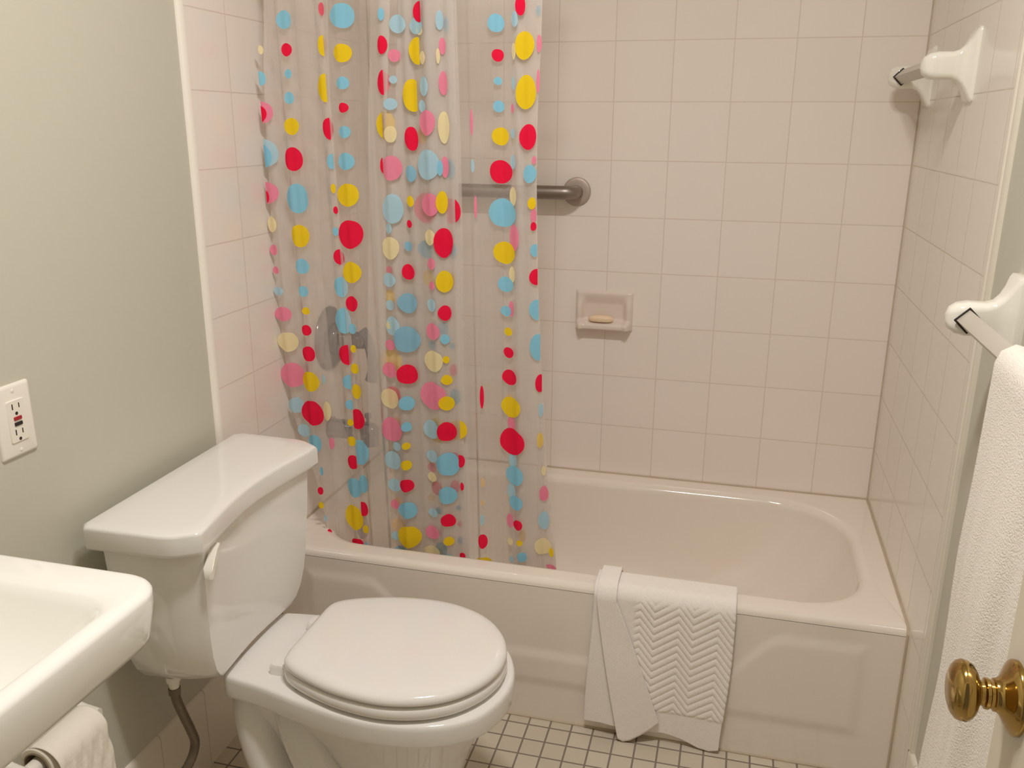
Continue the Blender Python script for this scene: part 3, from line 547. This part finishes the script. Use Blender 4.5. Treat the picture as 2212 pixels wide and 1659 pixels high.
b.loft([tank_loop(w, xb, xf, c, .075, z) for z, w, xb, xf, c in lv]); b.build('tank', M['porcelain'], to, sm=50)
b = MB()
ll = lambda i, z: tank_loop(.243 - i, -1.438 + i, -1.227 - i, .025, .055, z)
b.loft([ll(.010, .6945), ll(.002, .695), ll(.0005, .698), ll(0, .702), ll(0, .7295), ll(.0008, .7330), ll(.003, .7354), ll(.0065, .7364), ll(.03, .7370)]); b.build('tank_lid', M['porcelain'], to, sm=50)
b = MB()
b.lathe([(0, .012), (.008, .012), (.012, .008)], (-1.255, -1.262, .672), (1, 0, 0), 20)
b.loft([[(-1.247 + dx, y, z + dz) for dx, dz in q] for y, z, q in
        ((-1.246, .680, ((0, .006), (.010, .006), (.010, -.008), (0, -.008))), (-1.262, .676, ((.002, .008), (.015, .008), (.015, -.009), (.002, -.009))),
         (-1.280, .667, ((.005, .008), (.021, .008), (.021, -.010), (.005, -.010))), (-1.298, .655, ((.008, .008), (.027, .008), (.027, -.010), (.008, -.010))),
         (-1.303, .651, ((.012, .004), (.023, .004), (.023, -.007), (.012, -.007))))])
b.build('flush_lever', M['whiteplastic'], to, bevel=.0015)
b = MB(); b.lathe([(0, .013), (.012, .013), (.014, .010), (.026, .009)], (-1.36, -1.252, .402), (0, 0, -1), 12); b.build('fill_nut', M['whiteplastic'], to)
sh = thing('supply_hose', 'dark curved water supply hose below the toilet tank', 'hose', (-1.36, -1.25, .21))
b = MB(); b.lathe([(0, .011), (.014, .011)], (-1.36, -1.252, .3755), (0, 0, -1), 8); b.build('coupling', M['bronze'], sh)
hp = cr([(-1.36, -1.252, .37), (-1.36, -1.249, .345), (-1.358, -1.238, .305), (-1.357, -1.224, .262), (-1.357, -1.216, .225), (-1.36, -1.232, .195), (-1.375, -1.262, .165), (-1.395, -1.295, .155)], 8)
b = MB(); b.tube(hp, [.0088 + .0004 * (i % 2) for i in range(len(hp))], 14); b.build('hose', M['bronze'], sh)
sv = thing('shutoff_valve', 'tarnished shutoff valve on the wall under the toilet tank', 'valve', (-1.472, -1.31, .165))
b = MB(); b.lathe([(0, .03), (.004, .029), (.009, .02), (.01, .011), (.06, .011)], (-1.463, -1.31, .165), (1, 0, 0), 24); b.tube([(-1.425, -1.31, .165), (-1.40, -1.298, .158)], .011, 14); b.build('valve_body', M['bronze'], sv)
b = MB(); b.lathe([(0, .006), (.016, .006), (.016, .017), (.024, .018), (.026, .012)], (-1.412, -1.31, .165), (1, 0, 0), 18); b.build('handle', M['bronze'], sv)

# ------------------------------------------------------------------ sink
sk = thing('wall_sink', 'white wall-hung sink at lower left with rounded corner', 'sink', (-1.28, -1.82, .75))
b = MB(); N = 10
rr = lambda i, z, r: at_z(rrect(-1.470 + i * .2, -1.084 - i, -2.06 + i, -1.581 - i, (max(.008, r), .01, .01, max(.008, r)), N), z)
L = [rr(.215, .655, .02), rr(.20, .663, .03), rr(.17, .69, .05), rr(.12, .722, .06), rr(.06, .7395, .06), rr(.03, .7425, .055), rr(.018, .744, .052), rr(.010, .748, .052), rr(.006, .757, .052), rr(0, .80, .054), rr(.0, .812, .054)]
for k in range(1, 6):
    a = PI / 2 * k / 5; L.append(rr(.012 * (1 - math.cos(a)), .812 + .010 * math.sin(a), .052))
inn = lambda f, e, k, z, r: at_z(rrect(-1.40 + k, -1.084 - f, -2.06 + e, -1.581 - e, (r, .03, .03, r), N), z)
L += [inn(.018, .040, 0, .8225, .05), inn(.024, .058, 0, .8215, .05), inn(.030, .066, .004, .817, .05), inn(.036, .072, .01, .806, .052), inn(.050, .084, .02, .780, .055), inn(.075, .105, .04, .745, .06), inn(.11, .135, .07, .715, .06), inn(.14, .17, .10, .703, .05), inn(.165, .2, .13, .700, .03)]
b.loft(L); b.build('basin', M['sinkwhite'], sk, sm=50)
b = MB(); b.lathe([(0, .022), (.003, .022), (.004, .018), (.004, .004)], (-1.255, -1.82, .700), (0, 0, 1), 24); b.build('drain', M['chrome'], sk)

# ------------------------------------------------------------------ toilet paper
tp = thing('toilet_paper', 'white toilet paper roll hanging under the sink', 'toilet paper', (-1.405, -1.46, .42))
TX, TZ, ta, tb_ = -1.410, .414, -1.527, -1.417
b = MB(); n = 64; rp = .031
def ring(r, y, w=0): return [(TX + r * math.cos(2 * PI * i / n) * (1 + w * math.sin(5 * 2 * PI * i / n)), y, TZ + r * math.sin(2 * PI * i / n)) for i in range(n)]
b.loft([ring(.022, ta + .001), ring(rp - .002, ta), ring(rp, ta + .002), ring(rp, tb_ - .002), ring(rp - .002, tb_), ring(.022, tb_ - .001)], False, False); b.build('paper', M['paper'], tp, sm=40)
b = MB(); b.loft([ring(.0225, ta - .0005), ring(.0225, tb_ + .0005), ring(.0205, tb_ + .0005), ring(.0205, ta - .0005), ring(.0225, ta - .0005)], False, False); b.build('core', M['card'], tp)
b = MB(); ny, ns = 40, 44; sv_ = []; RS = .038
for j in range(ns + 1):
    for i in range(ny + 1):
        y = lerp(ta + .002, tb_ - .001 + .0, i / ny); s_ = j / ns * .25
        a = max(0.0, PI * .62 - s_ / RS) if s_ < PI * .62 * RS else 0
        hang = max(0, s_ - PI * .62 * RS)
        rip = (.0010 * math.sin(y * 190 + s_ * 110) + .0009 * math.sin(y * 330 - s_ * 65) + .0006 * math.sin(y * 520 + s_ * 150)) * smooth(.03, .10, s_)
        r_ = .0318 + rip + .012 * smooth(0, .07, s_)
        sv_.append((TX + r_ * math.cos(a) + .006 * hang / .1, y + .012 * hang, TZ + r_ * math.sin(a) - hang))
b.add(sv_, [(j * (ny + 1) + i, j * (ny + 1) + i + 1, (j + 1) * (ny + 1) + i + 1, (j + 1) * (ny + 1) + i) for j in range(ns) for i in range(ny)])
q = b.build('loose_sheet', M['paper'], tp, sm=80); so = q.modifiers.new('solid', 'SOLIDIFY'); so.thickness = .0008
th = thing('toilet_paper_holder', 'white toilet paper holder with roller under the sink', 'toilet paper holder', (-1.472, -1.47, .43))
b = MB(); b.tube([(TX, ta - .016, TZ), (TX, tb_ + .012, TZ)], [.0125, .0125], 20); b.lathe([(0, .0125), (.006, .011), (.008, .005)], (TX, ta - .016, TZ), (0, -1, 0), 20); b.build('roller', M['whiteplastic'], th)
for y in (ta - .024, tb_ + .018):
    b = MB(); b.loft([[(-1.473, y + dy, TZ + dz) for dy, dz in rrect(-.016, .016, -.035, .035, .01, 4)], [(-1.464, y + dy, TZ + dz) for dy, dz in rrect(-.016, .016, -.035, .035, .01, 4)],
             [(-1.45, y + dy, TZ + dz) for dy, dz in rrect(-.010, .010, -.02, .02, .006, 4)], [(TX - .012, y + dy, TZ + dz) for dy, dz in rrect(-.008, .008, -.017, .017, .007, 4)], [(TX + .012, y + dy, TZ + dz) for dy, dz in rrect(-.008, .008, -.014, .014, .007, 4)]])
    b.build('post', M['ceramic'], th, sm=50)

# ------------------------------------------------------------------ outlet
ol = thing('wall_outlet', 'white outlet plate with red and black buttons on wall', 'outlet', (-1.472, -1.4, .94))
XW = -1.4725
def plate(b, y0, y1, z0, z1, x0, x1, r, mi=0, ch=.002):
    l = lambda i, x: [(x, y, z) for y, z in rrect(y0 + i, y1 - i, z0 + i, z1 - i, r, 4)]
    b.loft([l(0, x0), l(0, lerp(x0, x1, .4)), l(ch * .4, lerp(x0, x1, .8)), l(ch * 1.3, x1)], mi=mi)
yc, zc = -1.401, .939
b = MB(); plate(b, yc - .035, yc + .035, zc - .0575, zc + .0575, XW, XW + .006, .003, ch=.004); b.build('face_plate', M['whiteplastic'], ol, sm=40)
b = MB(); plate(b, yc - .0168, yc + .0168, zc - .0335, zc + .0335, XW + .004, XW + .0082, .002, ch=.0006); rc = b.build('receptacle', M['whiteplastic'], ol, sm=40)
for zz in (.0235, -.0175):
    b = MB(); b.box(XW + .007, XW + .0084, yc - .0080, yc - .0058, zc + zz - .0045, zc + zz + .0045); b.build('slot', M['dark'], rc, sm=0); b = MB(); b.box(XW + .007, XW + .0084, yc + .0050, yc + .0070, zc + zz - .0038, zc + zz + .0038); b.build('slot', M['dark'], rc, sm=0); b = MB()
    b.lathe([(.007, .0027), (.0085, .0027)], (XW, yc - .0005, zc + zz - .0115), (1, 0, 0), 14); b.build('ground_hole', M['dark'], rc, sm=0)
b = MB(); plate(b, yc - .0075, yc + .0075, zc + .0010, zc + .0070, XW + .006, XW + .0098, .0008, ch=.0004); b.build('test_button', M['red'], ol)['label'] = 'red test button'
b = MB(); plate(b, yc - .0075, yc + .0075, zc - .0078, zc - .0018, XW + .006, XW + .0098, .0008, ch=.0004); b.build('reset_button', M['black'], ol)['label'] = 'black reset button'
for zz in (.0475, -.0475):
    b = MB(); b.lathe([(.004, .0032), (.0066, .003), (.0072, .002)], (XW, yc, zc + zz), (1, 0, 0), 16); b.build('screw', M['whiteplastic'], ol)

# ------------------------------------------------------------------ ceramic towel bars on the right wall
def post(parent, y, z):
    b = MB(); n = 6
    sq = lambda hy, hz, x, r, dz=0: [(x, y + dy, z + dz + dzz) for dy, dzz in rrect(-hy, hy, -hz, hz, r, n)]
    dia = lambda s_, x, r: [(x, y + (dy - dz) * .7071, z + (dy + dz) * .7071) for dy, dz in rrect(-s_, s_, -s_, s_, r, n)]
    # flange flaring into the arm; the arm ends in a diamond-shaped socket block
    L = [sq(.034, .068, .008, .008), sq(.034, .068, -.003, .008), sq(.031, .063, -.007, .009), sq(.025, .050, -.013, .011), sq(.021, .038, -.020, .011), sq(.019, .029, -.029, .011), sq(.0195, .0255, -.040, .012), sq(.021, .0258, -.053, .013), sq(.0215, .026, -.066, .014), sq(.019, .023, -.080, .013), sq(.013, .016, -.090, .010), sq(.004, .005, -.094, .002)]
    L = [l[n + 1:] + l[:n + 1] for l in L]
    b.loft(L)
    return b.build('post', M['ceramic'], parent, sm=55)
def socket(parent, y, z, s_=1):
    b = MB(); q = .0145
    l = [[(-.066 + (dx - dz) * .7071, yy, z + (dx + dz) * .7071) for dx, dz in rrect(-q * k, q * k, -q * k, q * k, .001, 2)] for yy, k in ((y, 1.0), (y - .0016 * s_, 1.0))]
    b.loft(l); return b.build('socket', M['dark'], parent, sm=0)
def bar(parent, y0, y1, z):
    b = MB(); q = .0118
    l = [[(-.066 + (dx - dz) * .7071, yy, z + (dx + dz) * .7071) for dx, dz in rrect(-q, q, -q, q, .001, 2)] for yy in (y0, y1)]
    b.loft(l); return b.build('bar', M['acrylic'], parent, sm=30)
t1 = thing('towel_bar', 'empty white ceramic towel bar in the tub corner', 'towel bar', (0, -.3, 1.497), 'ceramic towel bars')
pa = post(t1, -.085, 1.496); socket(pa, -.1068, 1.496); post(t1, -.505, 1.496); bar(t1, -.09, -.50, 1.496)
t2 = thing('towel_bar', 'white ceramic towel bar holding the white towel near door', 'towel bar', (0, -1.3, 1.103), 'ceramic towel bars')
pa = post(t2, -1.005, 1.103); socket(pa, -1.0268, 1.103); post(t2, -1.545, 1.103); bar(t2, -1.01, -1.54, 1.103)

# towel over the lower bar
b = MB(); nu, nv = 70, 110
ya, yz = -1.276, -1.53; gr = []
def towel_pt(u, v):
    """u along the bar, v over the bar from the back hem to the front hem"""
    back, front = .62, .99; r = .0195
    tot = back + PI * r + front; s_ = v * tot
    y = lerp(ya, yz, u)
    if s_ < back: x, z = -.066 + r, 1.103 - (back - s_); h = back - s_; sg = .35
    elif s_ < back + PI * r:
        a = (s_ - back) / r; x, z = -.066 + r * math.cos(a), 1.103 + r * math.sin(a); h = 0; sg = 0
    else: h = s_ - back - PI * r; x, z = -.066 - r - .012 * smooth(0, .3, h), 1.103 - h; sg = 1
    w = smooth(0, .35, h)
    x += sg * w * (.006 * math.sin(u * 7 + 1.0 + h * .6) + .003 * math.sin(u * 17 + .4) + .0012 * math.sin(u * 31 + h * 9))
    x -= sg * .020 * smooth(.4, 1.0, h)
    y += sg * (.004 * math.sin(h * 9) + .003 * math.sin(h * 23 + 1)) * (1 - u) + (.014 * smooth(.62, .75, h) if sg == 1 else 0) * (1 - u)
    return (x, y, z)
for j in range(nv + 1):
    for i in range(nu + 1): gr.append(towel_pt(i / nu, j / nv))
b.add(gr, [(j * (nu + 1) + i, j * (nu + 1) + i + 1, (j + 1) * (nu + 1) + i + 1, (j + 1) * (nu + 1) + i) for j in range(nv) for i in range(nu)])
tw = tag(b.build('towel', M['terry'], sm=80, loc=(-.066, -1.36, 1.10)), 'long white terry towel hanging behind the brass knob', 'towel')
so = tw.modifiers.new('solid', 'SOLIDIFY'); so.thickness = .007; so.offset = 0

# ------------------------------------------------------------------ door with brass knob
DX0, DX1 = -.155, -.120
b = MB(); b.box(DX0, DX1, -2.392, -1.6905, .012, 2.03)
dr = struct(b.build('door_1', M['door'], sm=0, bevel=.0015, loc=(-.138, -1.70, 0)), 'cream painted door standing open along the right wall', 'door')
for (z0, z1) in ((.22, .80), (.98, 1.55), (1.66, 1.92)):
    for (y0, y1) in ((-2.29, -2.08), (-2.00, -1.79)):
        b = MB(); l = lambda i, x: [(x, y, z) for y, z in rrect(y0 + i, y1 - i, z0 + i, z1 - i, .004, 3)]
        b.loft([l(0, DX0 + .001), l(0, DX0 - .004), l(.012, DX0 - .004), l(.02, DX0 - .0005)], False, True); b.build('panel', M['door'], dr, sm=40)
KY, KZ = -1.728, .922
b = MB(); b.lathe([(.028, .0100), (.030, .0135), (.0322, .0192), (.0352, .0233), (.039, .0255), (.043, .0257), (.0465, .0243), (.0495, .0208), (.0517, .0152), (.0530, .008), (.0534, .001)], (DX0, KY, KZ), (-1, 0, 0), 64); kb = b.build('door_knob', M['brass'], dr, sm=80); kb['label'] = 'round brass door knob'
b = MB(); b.lathe([(-.001, .0312), (.003, .0314), (.005, .0300), (.008, .0245), (.0115, .0175), (.0145, .0145), (.017, .0138)], (DX0, KY, KZ), (-1, 0, 0), 64); b.build('rosette', M['brass'], kb, sm=60)
b = MB(); b.lathe([(.015, .0136), (.0175, .0138), (.0185, .0120), (.021, .0120), (.022, .0132), (.0245, .0130), (.0255, .0108), (.028, .0104), (.031, .0112)], (DX0, KY, KZ), (-1, 0, 0), 48); b.build('neck', M['brass'], kb, sm=40)

# ------------------------------------------------------------------ bath mat over the tub edge
YS = -D - .004
def chev(x, z):
    u = ((x + .526) / .086) % 1                 # zigzag: long stroke up to the right, short stroke back down
    tri = u / .63 if u < .63 else (1 - u) / .37
    ph = (z - tri * .040) / .0188
    return abs(math.sin(PI * ph)) ** .6
bm_ = thing('bath_mat', 'white bath mat with chevron ribs draped over tub edge', 'bath mat', (-.51, -.68, 0))
def over(s_, off):
    """profile across the tub rim: s measured from the front edge of the rim, down (+) the apron or back (-) over the top"""
    r = .018 + off
    if s_ > 0: return (YS + .004 - off - .0, R - .018 - s_)
    a = -s_ / r
    if a < PI / 2: return (Y0 + .018 - r * math.cos(a), R - .018 + r * math.sin(a))
    t = -s_ - r * PI / 2
    if t < .041: return (Y0 + .018 + t, R + off)
    t -= .041; a = t / (.012 + off)
    if a < PI / 2 * .9: return (Y0 + .059 + (.012 + off) * math.sin(a), R + off - (.012 + off) * (1 - math.cos(a)))
    t -= (.012 + off) * PI / 2 * .9
    return (Y0 + .059 + (.012 + off) + .12 * t, R - .012 - t)
def sheet(xl, xr, bot, off, nu, nv, rib):
    b = MB(); g = []; top = -.20
    for j in range(nv + 1):
        for i in range(nu + 1):
            u = i / nu
            hb = R - .018 - bot(u); s_ = lerp(top, hb, j / nv)
            y, z = over(s_, off)
            q = max(0, s_); xq = lerp(xl(q), xr(q), u)
            o = off_wave(xq, q) * smooth(.02, .2, s_)
            if rib and s_ > -.02:
                w = smooth(-.575 - .0, -.562, xq) * smooth(-.350, -.355, xq + .012 * smooth(.1, .36, s_)) * smooth(.082, .092, z) * smooth(R + .001, R - .03, z)
                o += .0030 * w * chev(xq, z)
            g.append((xq, y - o if s_ > -.018 else y, z + (0 if s_ > -.028 else o * 0)))
    b.add(g, [(j * (nu + 1) + i, j * (nu + 1) + i + 1, (j + 1) * (nu + 1) + i + 1, (j + 1) * (nu + 1) + i) for j in range(nv) for i in range(nu)])
    return b
def off_wave(x, q): return .006 * q / .36 * (1 + math.sin(x * 22 + 2.2))
bot_main = lambda u: interp([(1, .012), (.93, .004), (.85, .006), (.72, .020), (.6, .028), (.45, .030), (.3, .030), (.12, .034), (0, .030)], u)
b = sheet(lambda q: -.664 - .012 * smooth(0, .3, q), lambda q: -.352 - .012 * smooth(.1, .36, q), bot_main, .0095, 230, 260, True)
mm = b.build('mat_sheet', M['mat'], bm_, sm=80); so = mm.modifiers.new('solid', 'SOLIDIFY'); so.thickness = .005; so.offset = 0
bot_flap = lambda u: interp([(1, .062), (.75, .042), (.5, .024), (.25, .008), (.1, .003), (0, .008)], u)
b = sheet(lambda q: -.655 + .064 * (q / .36) ** 1.2, lambda q: -.612 + .112 * (q / .30) ** .95, bot_flap, .0195, 60, 120, False)
mm = b.build('folded_flap', M['mat'], bm_, sm=80); so = mm.modifiers.new('solid', 'SOLIDIFY'); so.thickness = .007; so.offset = 0

# ------------------------------------------------------------------ lights, world, camera
LX, LY, LZ = -.58, -1.60, 2.36
cl = thing('ceiling_light', 'ceiling light base above the middle of the room', 'ceiling light', (LX, LY, ZC))
b = MB(); b.lathe([(0, .13), (.012, .13), (.02, .12), (.022, .02)], (LX, LY, ZC + .001), (0, 0, -1), 48); b.build('canopy', M['ceramic'], cl)
def dlight(name, loc, e, r, col):
    l = bpy.data.lights.new(name, 'AREA'); l.shape = 'DISK'; l.size = 2 * r; l.energy = e; l.color = col
    o = bpy.data.objects.new(name, l); C.objects.link(o); o.location = loc; return o
WARM = (1.0, .945, .925)
dlight('bulb', (LX - .085, LY - .02, LZ), 10.4, .07, WARM)
dlight('bulb', (LX + .085, LY + .02, LZ), 10.4, .07, WARM)
w = bpy.data.worlds.new('hall'); SC.world = w; w.use_nodes = True
w.node_tree.nodes['Background'].inputs[0].default_value = (1.0, .88, .74, 1); w.node_tree.nodes['Background'].inputs[1].default_value = .15
cam = bpy.data.cameras.new('camera'); co = bpy.data.objects.new('camera', cam); C.objects.link(co); SC.camera = co
cam.sensor_fit = 'HORIZONTAL'; cam.sensor_width = 36; cam.lens = 36 * 1879.09 / 2212; cam.clip_start = .01
yaw, pitch, roll = .251413, -.288896, .00681
fw = Vector((-math.sin(yaw) * math.cos(pitch), math.cos(yaw) * math.cos(pitch), math.sin(pitch)))
rt = Vector((math.cos(yaw), math.sin(yaw), 0)); up = rt.cross(fw)
r2 = rt * math.cos(roll) + up * math.sin(roll); u2 = up * math.cos(roll) - rt * math.sin(roll)
mw = Matrix((r2, u2, -fw)).transposed().to_4x4(); mw.translation = Vector((-.41113, -2.44039, 1.38019)); co.matrix_world = mw
SC.view_settings.view_transform = 'Standard'; SC.view_settings.look = 'None'; SC.view_settings.gamma = 1; SC.view_settings.exposure = 0
SC.view_settings.use_curve_mapping = False
SC.cycles.transparent_max_bounces = 40; SC.cycles.max_bounces = 10; SC.cycles.diffuse_bounces = 6
SC.cycles.caustics_reflective = False; SC.cycles.caustics_refractive = False
SC.cycles.use_denoising = True
